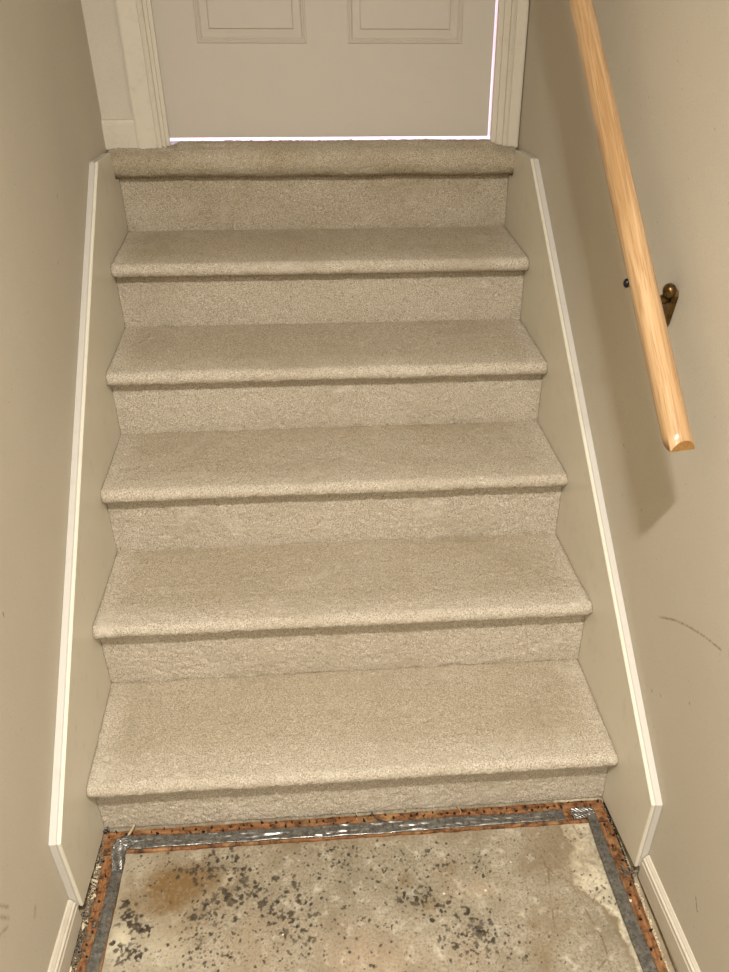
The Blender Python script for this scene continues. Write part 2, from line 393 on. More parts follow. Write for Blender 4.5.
def build_floor():
    step = 0.0016
    xa, xb, ya, yb_ = -.572, .572, -.44, .0
    nx, ny = int((xb - xa) / step), int((yb_ - ya) / step)
    xs = np.linspace(xa, xb, nx + 1); ys = np.linspace(ya, yb_, ny + 1)
    X, Y = np.meshgrid(xs, ys)
    wob = (fbm(X * 60, Y * 60, X * 0, 4) - .5)
    wob2 = (fbm(X * 22 + 5, Y * 22, X * 0 + 2, 4) - .5)
    fine = fbm(X * 210, Y * 210, X * 0 + 9, 3)
    def ell(L, soft=True):
        m = np.zeros_like(X)
        for cx, cy, sx, sy, a in L:
            d = ((X - cx) / sx) ** 2 + ((Y - cy) / sy) ** 2
            g = np.exp(-0.5 * np.clip(d * (1 + 2.2 * wob2) + 1.2 * wob, 0, 50)) * a
            m = np.maximum(m, g)
        return m
    brown = 1.12 * ell(BR) * np.clip(.55 + 1.1 * fine, 0, 1.2)
    pink = .5 * ell(PK)
    light = ell(LT) * np.clip(.5 + fine, 0, 1)
    def dist_poly(P):
        d = np.full_like(X, 9.0)
        for (ax, ay), (bx, by) in zip(P[:-1], P[1:]):
            dx, dy = bx - ax, by - ay
            t = np.clip(((X - ax) * dx + (Y - ay) * dy) / (dx * dx + dy * dy), 0, 1)
            d = np.minimum(d, np.hypot(X - ax - t * dx, Y - ay - t * dy))
        return d
    light = np.maximum(light, .42 * np.clip(1 - dist_poly(RIDGE) / (.014 + .03 * wob), 0, 1))
    # pale bare band beside the tape, with a ragged tide line
    lbx = np.interp(-Y, [-p[1] for p in LB], [p[0] for p in LB])
    band = np.clip((X - lbx - .034 * wob - .02 * wob2) / .007, 0, 1)
    light = np.maximum(light, band * np.clip(.55 + 1.3 * (fine - .5) + .8 * wob, 0, 1))
    tide = np.exp(-((X - lbx - .028 * wob - .02 * wob2 + .004) / .006) ** 2) * (Y > -.4)
    brown = np.maximum(brown, .42 * tide)
    crack = np.zeros_like(X)
    for P in CR:
        crack = np.maximum(crack, .8 * np.clip(1.15 - (dist_poly(P) + .010 * np.abs(wob)) / .0026, 0, 1))
    # carpet glue specks
    glue = np.zeros_like(X)
    specks = []
    edge_brown = [[-.543, -.17, .011, .2, .75], [.546, -.25, .009, .2, .6], [.533, -.09, .006, .09, .8]]  # browner strips along the foot of the side boards
    brown = np.maximum(brown, ell(edge_brown) * np.clip(.3 + 1.3 * fine, 0, 1.1))
    for cx, cy, sx, sy, n, mm in CL:
        for _ in range(int(n * 2.0)):
            px = cx + rng.normal() * sx; py = cy + rng.normal() * sy
            r = mm * .001 * (.30 + .62 * rng.random() ** 1.5) * (1.3 if mm >= 5 else 1.05)
            specks.append((px, py, r))
    for _ in range(1500):
        specks.append((rng.uniform(-.48, .47), rng.uniform(-.43, -.07), .001 * (.5 + .9 * rng.random())))
    for px, py, r in specks:
        R = r * 2.2
        i0, i1 = int((px - R - xa) / step), int((px + R - xa) / step) + 2
        j0, j1 = int((py - R - ya) / step), int((py + R - ya) / step) + 2
        i0, j0 = max(i0, 0), max(j0, 0); i1, j1 = min(i1, nx + 1), min(j1, ny + 1)
        if i1 <= i0 or j1 <= j0: continue
        sx_, sy_ = X[j0:j1, i0:i1] - px, Y[j0:j1, i0:i1] - py
        th = rng.random() * PI; el = .55 + .45 * rng.random()
        u = (sx_ * math.cos(th) + sy_ * math.sin(th)) / r; v = (-sx_ * math.sin(th) + sy_ * math.cos(th)) / (r * el)
        d = np.hypot(u, v) + 3.0 * (fine[j0:j1, i0:i1] - .5) + 1.0 * wob[j0:j1, i0:i1]
        glue[j0:j1, i0:i1] = np.maximum(glue[j0:j1, i0:i1], np.clip((1.1 - d) / .35, 0, 1) * (.6 + .4 * rng.random()))
    halo = ell([(c[0], c[1], c[2] * 1.3, c[3] * 1.3, .22) for c in CL if c[5] >= 4])
    glue = np.maximum(glue, halo * np.clip((fine - .42) * 3, 0, 1))
    Z = .0010 * (fbm(X * 35, Y * 35, X * 0 + 4, 4) - .5) + .0008 * glue - .0012 * crack - .0002
    nv = (nx + 1) * (ny + 1)
    co = np.stack([X, Y, Z], -1).reshape(-1, 3)
    idx = np.arange(nv).reshape(ny + 1, nx + 1)
    q = np.stack([idx[:-1, :-1], idx[:-1, 1:], idx[1:, 1:], idx[1:, :-1]], -1).reshape(-1, 4)
    ex = np.array([(-2.6, Y0, 0), (2.6, Y0, 0), (2.6, ya, 0), (-2.6, ya, 0), (-2.6, yb_, 0), (2.6, yb_, 0), (2.6, 1.5, 0), (-2.6, 1.5, 0),
                   (xa, ya, 0), (xa, yb_, 0), (xb, ya, 0), (xb, yb_, 0)])
    eq = np.array([(0, 1, 2, 3), (4, 5, 6, 7), (3, 8, 9, 4), (10, 2, 5, 11)]) + nv
    co = np.vstack([co, ex]); q = np.vstack([q, eq])
    me = bpy.data.meshes.new('m')
    me.vertices.add(len(co)); me.vertices.foreach_set('co', co.ravel())
    me.loops.add(q.size); me.loops.foreach_set('vertex_index', q.ravel().astype(np.int32))
    me.polygons.add(len(q)); me.polygons.foreach_set('loop_start', (np.arange(len(q)) * 4).astype(np.int32))
    me.update(calc_edges=True)
    me.polygons.foreach_set('use_smooth', [True] * len(q))
    for nm, a in (('brown', brown), ('pink', pink), ('light', light), ('crack', crack), ('glue', glue)):
        at = me.attributes.new(nm, 'FLOAT', 'POINT')
        at.data.foreach_set('value', np.r_[np.clip(a, 0, 1).ravel(), np.zeros(len(ex))].astype(np.float32))
    return structure(link_mesh('floor', me, m_conc, origin=(0, 0, 0)), 'stained bare concrete floor spotted with black glue at the foot of the stairs')
build_floor()

# ------------------------------------------------------------------ skirt boards along the flight
def skirt(s, label):
    low = [(-.192, .044), (0.0, .003), (1.316, .003)]
    top = [(1.316, 1.0150), (1.2585, 1.0150), (1.2475, 1.03), (1.2475, 1.089), (1.0823, 1.1035), (-.194, .2405)]
    root = empty('skirt_board', (s * (HW + .011), -.19, .02))
    tag(root, label, 'skirt board', 'skirt boards beside the stairs')
    a, b = sorted((s * HW, s * (HW + .0072)))
    bm = bmesh.new(); add_prism(bm, low + top, a, b, 'x')
    bmesh.ops.bevel(bm, geom=[e for e in bm.edges if abs(e.verts[0].co.x - e.verts[1].co.x) < 1e-6], offset=.0012, segments=2, affect='EDGES', clamp_overlap=True)
    link_mesh('face_panel', bm_mesh(bm), m_skirt, root, flare=True)
    a, b = sorted((s * (HW + .0078), s * (WX - .0004)))
    off = .0006
    top2 = [(p[0], p[1] - off) for p in top]
    bm = bmesh.new(); add_prism(bm, low + top2, a, b, 'x')
    bmesh.ops.bevel(bm, geom=[e for e in bm.edges if abs(e.verts[0].co.x - e.verts[1].co.x) < 1e-6], offset=.0012, segments=2, affect='EDGES', clamp_overlap=True)
    link_mesh('backing_board', bm_mesh(bm), m_edge, root, flare=True)
    return root
skirt(-1, 'cream painted skirt board on the wall facing the handrail, its foot by plaster crumbs')
skirt(1, 'cream painted skirt board running up the wall below the wooden handrail')

# ------------------------------------------------------------------ baseboards
def baseboard(name, s, zt, label):
    """moulded board following the floor: lower face, two grooves, rounded top."""
    T = .0125
    prof = [(0, 0), (T, 0), (T, .046), (T - .002, .0485), (T - .002, .051), (T - .0005, .053), (T - .001, .058), (T - .0045, .060), (T - .0045, .0625), (T - .0075, .066), (T - .009, .068), (0.0008, .069), (0, .069)]
    bm = bmesh.new(); rings = []
    for y, z in zt:
        rings.append([bm.verts.new((s * (WX - p[0]), y, z - .069 + p[1])) for p in prof])
    for A, B in zip(rings[:-1], rings[1:]):
        for i in range(len(prof)):
            j = (i + 1) % len(prof)
            bm.faces.new((A[i], A[j], B[j], B[i]))
    bm.faces.new(rings[0]); bm.faces.new(rings[-1][::-1])
    return structure(link_mesh(name, bm_mesh(bm), m_trim), label)
baseboard('baseboard_left', -1, [(-.1945, .0715), (-.34, .0975), (-.5, .11), (-1.44, .11)], 'cream moulded baseboard on the wall without a handrail')
baseboard('baseboard_right', 1, [(-.1945, .0850), (-.43, .1120), (-.55, .117), (-1.44, .117)], 'cream moulded baseboard with dirty grooves below the handrail wall')

# ------------------------------------------------------------------ carpeted staircase
def arc(cy, cz, r, a0, a1, n):
    return [(cy + r * math.cos(a0 + (a1 - a0) * i / n), cz + r * math.sin(a0 + (a1 - a0) * i / n)) for i in range(n + 1)]

def resample(P, step):
    out = [P[0]]
    for a, b in zip(P[:-1], P[1:]):
        n = max(1, int(round(math.dist(a, b) / step)))
        out += [(a[0] + (b[0] - a[0]) * i / n, a[1] + (b[1] - a[1]) * i / n) for i in range(1, n + 1)]
    return out

def carpet_piece(name, front, back, x0, x1, parent, seed, amp=.0016, step=.0036, wobble=.0016, soil_shade=None, ends=None):
    """front: visible (y,z) outline, resampled and roughened into pile; back: coarse closing outline."""
    F = np.array(resample(front, step)); B = np.array(back)
    nf, nb = len(F), len(B)
    nx = int((x1 - x0) / step)
    xs = np.linspace(x0, x1, nx + 1)
    tan = np.gradient(F, axis=0); tan /= np.linalg.norm(tan, axis=1)[:, None]
    nrm = np.stack([-tan[:, 1], tan[:, 0]], -1)
    Xg = np.repeat(xs[:, None], nf, 1)
    Yg = np.repeat(F[None, :, 0], nx + 1, 0); Zg = np.repeat(F[None, :, 1], nx + 1, 0)
    d = (rng.random(Xg.shape) - .5) * 2 * amp + (vnoise(Xg * 90 + seed, Yg * 90, Zg * 90) - .5) * amp * 1.3
    d += (fbm(Xg * 9 + seed * 3, Yg * 14, Zg * 14, 3) - .5) * 2 * wobble
    # pile thins out where it is tucked in at the ends
    edge = np.clip(np.minimum(Xg - x0, x1 - Xg) / .006, 0, 1)
    d -= (1 - edge) * .0022
    taper = np.ones(nf); taper[0] = taper[-1] = .2
    d = d * taper[None, :]
    Yd = Yg + d * nrm[None, :, 0]; Zd = Zg + d * nrm[None, :, 1]
    Xd = Xg + (rng.random(Xg.shape) - .5) * amp * edge
    if ends is not None:      # pile sits lower where it meets the casings instead of running under the door
        low = np.clip((ends[0] - Xg) / .022, 0, 1) + np.clip((Xg - ends[1]) / .022, 0, 1)
        Zd = Zd - ends[2] * low * np.clip((Zd - 1.05) / .04, 0, 1)
    co = np.concatenate([np.stack([Xd, Yd, Zd], -1), np.stack([np.repeat(xs[:, None], nb, 1), np.repeat(B[None, :, 0], nx + 1, 0), np.repeat(B[None, :, 1], nx + 1, 0)], -1)], 1)
    m = nf + nb
    idx = np.arange((nx + 1) * m).reshape(nx + 1, m)
    nxt = np.roll(idx, -1, 1)
    q = np.stack([idx[:-1], nxt[:-1], nxt[1:], idx[1:]], -1).reshape(-1, 4)
    me = bpy.data.meshes.new('m')
    caps = [idx[0][::-1], idx[-1]]
    nl = q.size + 2 * m
    co = co.reshape(-1, 3)
    me.vertices.add(len(co)); me.vertices.foreach_set('co', co.ravel())
    me.loops.add(nl); me.loops.foreach_set('vertex_index', np.r_[q.ravel(), caps[0], caps[1]].astype(np.int32))
    me.polygons.add(len(q) + 2)
    me.polygons.foreach_set('loop_start', np.r_[np.arange(len(q)) * 4, q.size, q.size + m].astype(np.int32))
    me.update(calc_edges=True)
    sm = np.ones(len(q) + 2, dtype=bool); sm[-2:] = False
    me.polygons.foreach_set('use_smooth', sm)
    bm = bmesh.new(); bm.from_mesh(me)
    bmesh.ops.recalc_face_normals(bm, faces=bm.faces[:])
    bm.to_mesh(me); bm.free()
    if soil_shade is not None and len(soil_shade) == 1:
        sv = soil_shade[0] * np.clip(.35 + 1.5 * (fbm(Xg * 9 + seed, Yg * 9, Zg * 12, 4) - .2), 0, 1.3)
    elif soil_shade is not None:
        u = np.abs(Xg) / x1
        yy = (Yg - soil_shade[0]) / (soil_shade[1] - soil_shade[0])
        sv = np.clip((yy - .02) / .30, 0, 1) * np.clip((1.0 - u) / .12, 0.25, 1) * (Zg > soil_shade[2])
        sv = sv * np.clip(.55 + 1.1 * (fbm(Xg * 5 + seed, Yg * 8, Zg * 0, 3) - .1), 0, 1)
    if soil_shade is not None:
        full = np.concatenate([sv, np.zeros((nx + 1, nb))], 1)
        at = me.attributes.new('soil_shade', 'FLOAT', 'POINT'); at.data.foreach_set('value', full.ravel().astype(np.float32))
    return link_mesh(name, me, m_carpet, parent, flare=True)

stairs = empty('carpeted_staircase', (0, .02, 0))
tag(stairs, 'flight of stairs covered in speckled beige carpet climbing to the white door', 'staircase')
XW = HW - .0008
SOIL_FALLOFF_R = [.0, .03, .06, .12, .35, .95]      # dirt plus painted light falloff, darker towards the door
for k in range(6):
    y, z0 = YB[k], ZB[k]
    ztop = NOSE[k][1] + .004 if k < 5 else 1.0260
    # riser: carpet pulled tight over the board, tucked into the tread below
    carpet_piece('riser', [(y + .0005, max(z0 - .010, .0012)), (y - .0004, z0 + .003), (y - .0012, z0 + .02), (y - .001, (z0 + ztop) / 2), (y, ztop)][::-1], [(y + .016, max(z0 - .010, .0012)), (y + .016, ztop)], -XW, XW, stairs, 3.1 * k + 1, wobble=.0012, soil_shade=(SOIL_FALLOFF_R[k],))
for k, (yn, zn, sl, r) in enumerate(NOSE):
    th = math.atan(sl)
    cy, cz = yn + r * math.sin(th), zn + r * math.cos(th)
    yb_, zb_ = YB[k + 1], ZB[k + 1]
    front = [(YB[k] + .004, cz - r), (cy, cz - r)] + arc(cy, cz, r, -PI / 2, -PI * 1.5, 14)[1:]
    top = cz + r
    front += [(cy + .03, top - .0015), (cy + .10, top + (zb_ - top) * .42), (yb_ - .03, zb_ + (top - zb_) * .12 + .0015), (yb_ - .006, zb_ + .0012), (yb_ - .002, zb_ - .0006), (yb_ + .002, zb_ - .0022)]
    carpet_piece('tread', front, [(yb_ + .002, zb_ - .016), (YB[k] + .004, cz - r + .004)], -XW, XW, stairs, 5.7 * k + 2, soil_shade=(cy - r, yb_, cz - .55 * r))
# landing: the carpet rolls over the top edge and stops under the door
th = math.atan(.24); r = .037
cy, cz = 1.2767 + r * math.sin(th), 1.0205 + r * math.cos(th)
front = [(1.300, cz - r), (cy, cz - r)] + arc(cy, cz, r, -PI / 2, -PI * 1.5, 18)[1:] + [(1.30, 1.0990), (1.3345, 1.1000), (1.342, 1.095)]
carpet_piece('landing', front, [(1.342, 1.05), (1.300, cz - r + .006)], -.5485, .5485, stairs, 41.0, amp=.0019, wobble=.0026, soil_shade=(1.15,), ends=(-.362, .478, .0105))  # landing dirt also carries painted light falloff

# ------------------------------------------------------------------ door, casing and baseboard of the landing
def casing(name, xo, xi, s, label):
    """xo outer edge, xi inner edge; stepped colonial profile standing 12-16 mm off the wall."""
    bm = bmesh.new()
    w = abs(xi - xo); d = 1 if xi > xo else -1
    prof = [(0, 0), (0, .0165), (.004, .018), (w * .16, .018), (w * .22, .0170), (w * .55, .0150), (w - .0135, .0135), (w - .0125, .0100), (w - .0095, .0100), (w - .0085, .0135), (w - .004, .0140), (w, .0115), (w, 0)]
    add_prism(bm, [(xo + d * p[0], Y1 - p[1]) for p in prof], 1.085, DZ1 + .05, 'z')
    return structure(link_mesh(name, bm_mesh(bm), m_trim), label)
casing('trim_1', -.4720, -.4085, 1, 'cream door casing beside the small landing baseboard')
casing('trim_2', .5612, .5195, -1, 'narrow cream door casing squeezed against the handrail wall')
bm = bmesh.new(); add_box(bm, (-.472, Y1 - .017, DZ1), (.5535, Y1, DZ1 + .062), .003)
structure(link_mesh('trim_3', bm_mesh(bm), m_trim), 'cream head casing over the white door')
# jambs with their stops
for nm, lo, hi, slo, shi, lb in (('trim_4', (-.4085, Y1 - .001, 1.085), (-.3990, Y1 + .11, DZ1), (-.3990, Y1 + .003, 1.09), (-.3885, Y1 + .0165, DZ1), 'painted hinge jamb and stop of the white door'),
                                 ('trim_5', (.5030, Y1 - .001, 1.085), (.5215, Y1 + .11, DZ1), (.4885, Y1 + .003, 1.09), (.5030, Y1 + .0165, DZ1), 'painted latch jamb and stop beside the glowing gap')):
    bm = bmesh.new(); add_box(bm, lo, hi, .001); add_box(bm, slo, shi, .002)
    structure(link_mesh(nm, bm_mesh(bm), m_trim), lb)
bm = bmesh.new()
add_prism(bm, [(Y1, 1.085), (Y1 - .013, 1.085), (Y1 - .013, 1.148), (Y1 - .010, 1.152), (Y1 - .008, 1.1575), (Y1, 1.159)], -WX, -.4725, 'x')
structure(link_mesh('baseboard_back', bm_mesh(bm), m_trim), 'short cream baseboard on the landing between corner and door casing')

def door():
    yf = 1.3395; th = .036
    x0, x1, z0, z1 = -.3905, .4832, 1.1072, 3.145
    px = [(-.2870, -.0065), (.0995, .4000)]
    pz = [(1.3355, 1.95), (2.08, 2.72), (2.82, 3.03)]
    xs = [x0, px[0][0], px[0][1], px[1][0], px[1][1], x1]
    zs = [z0, pz[0][0], pz[0][1], pz[1][0], pz[1][1], pz[2][0], pz[2][1], z1]
    bm = bmesh.new()
    cache = {}
    def V(x, y, z):
        k = (round(x, 5), round(y, 5), round(z, 5))
        if k not in cache: cache[k] = bm.verts.new((x, y, z))
        return cache[k]
    for i in range(5):
        for j in range(7):
            a, b, c, d = xs[i], xs[i + 1], zs[j], zs[j + 1]
            if i in (1, 3) and j in (1, 3, 5):
                rings = [(0, 0), (.002, -.0022), (.005, -.0026), (.007, -.0004), (.010, -.0012), (.013, .0022), (.015, .0034), (.0325, .0022), (.0350, -.0012), (.040, -.0014)]
                pr = None
                for ins, dy in rings:
                    cur = [V(a + ins, yf + dy, c + ins), V(b - ins, yf + dy, c + ins), V(b - ins, yf + dy, d - ins), V(a + ins, yf + dy, d - ins)]
                    if pr:
                        for q in range(4): bm.faces.new((pr[q], pr[(q + 1) % 4], cur[(q + 1) % 4], cur[q]))
                    pr = cur
                bm.faces.new(pr)
            else:
                bm.faces.new((V(a, yf, c), V(b, yf, c), V(b, yf, d), V(a, yf, d)))
    bound = [e for e in bm.edges if len(e.link_faces) == 1]
    r = bmesh.ops.extrude_edge_only(bm, edges=bound)
    nv = [v for v in r['geom'] if isinstance(v, bmesh.types.BMVert)]
    for v in nv: v.co.y = yf + th
    bk = [e for e in bm.edges if len(e.link_faces) == 1]
    bmesh.ops.contextual_create(bm, geom=bk)
    return structure(link_mesh('door_1', bm_mesh(bm), m_door, origin=((x0 + x1) / 2, yf + th / 2, z0)), 'white raised panel door at the top of the stairs with light leaking round it')
door()

# the bright hall behind the door, seen only through the gaps under and beside it
bm = bmesh.new(); add_box(bm, (-.9, 1.343, 1.03), (1.1, 3.2, 1.0935))
structure(link_mesh('floor_hall', bm_mesh(bm), m_hall), 'bright white hall floor seen through the gap under the door')
bm = bmesh.new(); add_box(bm, (-.9, 3.2, 1.0), (1.1, 3.3, 3.6)); add_box(bm, (-1.0, 1.43, 1.0), (-.9, 3.3, 3.6)); add_box(bm, (1.1, 1.43, 1.0), (1.2, 3.3, 3.6))
structure(link_mesh('wall_hall', bm_mesh(bm), m_hall), 'bright white hall wall seen through the gap beside the door')
bm = bmesh.new(); add_box(bm, (-1.0, 1.43, 3.55), (1.2, 3.3, 3.65))
structure(link_mesh('ceiling_hall', bm_mesh(bm), m_hall), 'white ceiling of the hall behind the door')

# ------------------------------------------------------------------ handrail
RA = Vector((.478, 0, 1.0437)); RD = Vector((0, 1, .7294)).normalized(); RR = .0211
RUP = Vector((1, 0, 0)).cross(RD)
rail_root = empty('handrail', (.478, -.1, .964))
tag(rail_root, 'round varnished wooden handrail on a brass bracket, sawn off square at its lower end', 'handrail')
def rail_mesh():
    bm = bmesh.new(); N = 48
    s0, s1 = -.30, 2.35
    rings = []
    for s in np.linspace(s0, s1, 60):
        c = RA + RD * float(s)
        rings.append([bm.verts.new(c + (Vector((1, 0, 0)) * math.cos(a) + RUP * math.sin(a)) * RR) for a in [i * 2 * PI / N for i in range(N)]])
    for A, B in zip(rings[:-1], rings[1:]):
        for i in range(N): bm.faces.new((A[i], A[(i + 1) % N], B[(i + 1) % N], B[i]))
    bm.faces.new(rings[0]); bm.faces.new(rings[-1][::-1])
    # plumb saw cut across the end, then a level cut along its underside
    for co, no in (((.476, -.1207, .974), (.166, -.986, 0)), ((.478, -.1, .9655), (0, 0, -1))):
        g = bmesh.ops.bisect_plane(bm, geom=bm.verts[:] + bm.edges[:] + bm.faces[:], plane_co=co, plane_no=no, clear_outer=True)
        es = [e for e in g['geom_cut'] if isinstance(e, bmesh.types.BMEdge)]
        es = [e for e in es if len(e.link_faces) == 1]
        f = bmesh.ops.contextual_create(bm, geom=es)['faces']
        for q in f: q.material_index = 1
    bmesh.ops.recalc_face_normals(bm, faces=bm.faces[:])
    for f in bm.faces: f.smooth = (f.material_index == 0)
    me = bpy.data.meshes.new('m'); bm.to_mesh(me); bm.free()
    return me
o = link_mesh('rail', rail_mesh(), m_rail, rail_root); o.data.materials.append(m_endgrain)

br = empty('bracket', (0, 0, 0)); br.parent = rail_root
YBK, ZBK = .172, 1.0905
br.location = Vector(shear_x((WX, YBK, ZBK))) - world_loc(rail_root)
br['label'] = 'antique brass bracket'
# wall plate: a tapering teardrop flange
bm = bmesh.new()
pl = [(YBK + .024, ZBK + .006), (YBK + .018, ZBK + .010), (YBK, ZBK + .013), (YBK - .018, ZBK + .010), (YBK - .022, ZBK + .002), (YBK - .008, ZBK - .052), (YBK, ZBK - .062), (YBK + .008, ZBK - .052)]
add_prism(bm, pl, WX - .009, WX - .0003, 'x')
bmesh.ops.bevel(bm, geom=[e for e in bm.edges if e.verts[0].co.x < WX - .005 and e.verts[1].co.x < WX - .005], offset=.003, segments=3, affect='EDGES')
link_mesh('wall_plate', bm_mesh(bm), m_brass, br)
bm = bmesh.new()
bmesh.ops.create_uvsphere(bm, u_segments=20, v_segments=12, radius=.0125, matrix=Matrix.Translation((WX - .012, YBK - .010, ZBK + .008)) @ Matrix.Diagonal((.9, 1, 1, 1)))
link_mesh('boss', bm_mesh(bm, True), m_brass, br)
yr = .150; zr = 1.0437 + .7294 * yr
bm = bmesh.new()
add_tube(bm, [(WX - .006, YBK - .004, ZBK - .004), (WX - .024, YBK - .006, ZBK - .010), (WX - .046, YBK - .012, ZBK - .004), (WX - .066, YBK - .018, zr - .052), (.478, yr, zr - .036), (.478, yr, zr - .0225)], [.009, .0078, .007, .007, .007, .010], 12)
link_mesh('arm', bm_mesh(bm, True), m_brass, br)
# saddle: strap curved round the underside of the rail
bm = bmesh.new(); cs = []
for t in (-.021, .021):
    for rr_ in (RR + .0005, RR + .0035):
        cs.append([bm.verts.new(RA + RD * (yr * math.hypot(1, .7294) + t) + (Vector((1, 0, 0)) * math.cos(a) + RUP * math.sin(a)) * rr_) for a in [math.radians(d) for d in range(-122, -38, 7)]])
i0, o0, i1, o1 = cs
for i in range(len(i0) - 1):
    for A, B in ((i0, o0), (o0, o1), (o1, i1), (i1, i0)): bm.faces.new((A[i], A[i + 1], B[i + 1], B[i]))
bm.faces.new((i0[0], o0[0], o1[0], i1[0])); bm.faces.new((i0[-1], i1[-1], o1[-1], o0[-1]))
link_mesh('saddle', bm_mesh(bm), m_brass, br)
bm = bmesh.new()
bmesh.ops.create_uvsphere(bm, u_segments=14, v_segments=8, radius=.006, matrix=Matrix.Translation((.4557, .1265, 1.126)) @ Matrix.Diagonal((.8, 1.15, 1.25, 1)))
link_mesh('screw', bm_mesh(bm, True), m_darkmetal, br)['label'] = 'dark screw head'

# ------------------------------------------------------------------ tack strips on the concrete
def strip(label, p0, p1, half, seed, zt=.0062, nnails=30, pair=2, band=(-.5, .5)):
    """sawn strip from p0 to p1 (x,y centre line), with rusty tacks standing in it."""
    p0, p1 = Vector(p0).to_3d(), Vector(p1).to_3d()
    L = (p1 - p0).length; d = (p1 - p0) / L; n = Vector((-d.y, d.x, 0))
    ns, nw = max(8, int(L / .006)), 10
    verts, al, ac = [], [], []
    for i in range(ns + 1):
        for j in range(nw + 1):
            s = i / ns * L; w = (j / nw * 2 - 1) * half
            q = mnoise.noise(Vector((s * 24 + seed, w * 30, seed)))
            wob = mnoise.noise(Vector((s * 40 + seed, 7.7, math.copysign(3, w)))) * .0016 if j in (0, nw) else 0
            end = (mnoise.noise(Vector((w * 120, seed, i))) * .003) if i in (0, ns) else 0
            c = p0 + d * (s + end) + n * (w + wob)
            verts.append((c.x, c.y, zt + q * .0007 - (.0015 if j in (0, nw) else 0))); al.append(s + seed); ac.append(w)
    m = len(verts)
    for v, a, b in list(zip(verts, al, ac)):
        verts.append((v[0], v[1], -.0004)); al.append(a); ac.append(b)
    W = nw + 1; F = []
    for i in range(ns):
        for j in range(nw):
            a = i * W + j
            F.append((a, a + W, a + W + 1, a + 1)); F.append((a + m, a + 1 + m, a + W + 1 + m, a + W + m))
    for i in range(ns):
        for j in (0, nw):
            a = i * W + j; F.append((a, a + W, a + W + m, a + m) if j else (a, a + m, a + W + m, a + W))
    for j in range(nw):
        for i in (0, ns):
            a = i * W + j; F.append((a, a + m, a + 1 + m, a + 1) if i else (a, a + 1, a + 1 + m, a + m))
    bm = bmesh.new(); me = mesh_pd(verts, F)
    for nm, arr in (('along', al), ('across', ac)):
        at = me.attributes.new(nm, 'FLOAT', 'POINT'); at.data.foreach_set('value', arr)
    bm.free()
    mid = (p0 + p1) / 2
    o = link_mesh('tack_strip', me, m_strip, origin=(mid.x, mid.y, 0))
    tag(o, label, 'tack strip', 'carpet tack strips round the bare floor')
    # tacks: one mesh, copied
    nm0 = None
    for i in range(nnails):
        s = (i + .5 + (rng.random() - .5) * .5) / nnails * L
        w = half * (band[0] + (band[1] - band[0]) * ((i % pair) + rng.random()) / pair)
        c = p0 + d * s + n * w
        if nm0 is None:
            b2 = bmesh.new()
            bmesh.ops.create_cone(b2, cap_ends=True, segments=6, radius1=.0024, radius2=.0010, depth=.006)
            bmesh.ops.translate(b2, verts=b2.verts[:], vec=(0, 0, .0024))
            nm0 = bpy.data.meshes.new('m'); b2.to_mesh(nm0); b2.free(); nm0.materials.append(m_nail)
        t = bpy.data.objects.new('nail', nm0); COL.objects.link(t); t.parent = o
        t.location = (c.x - mid.x, c.y - mid.y, zt)
        t.rotation_euler = ((rng.random() - .5) * .9, (rng.random() - .5) * .9, rng.random() * 6)
        sc = .7 + rng.random() * .7; t.scale = (sc, sc, .8 + rng.random() * .5)
    return o
strip('orange brown wooden tack strip along the foot of the bottom riser', (-.5315, -.0355), (.5300, -.0345), .0255, 1.3, nnails=64, band=(.30, .92))
strip('orange brown wooden tack strip on the floor below the handrail', (.5110, -.064), (.5235, -.72), .0220, 5.9, zt=.0060, nnails=26, band=(.2, .9))
strip('worn tack strip beside the plaster crumbs, on the side away from the handrail', (-.5045, -.068), (-.5275, -.62), .0222, 9.2, zt=.0060, nnails=20, band=(-.95, -.35))

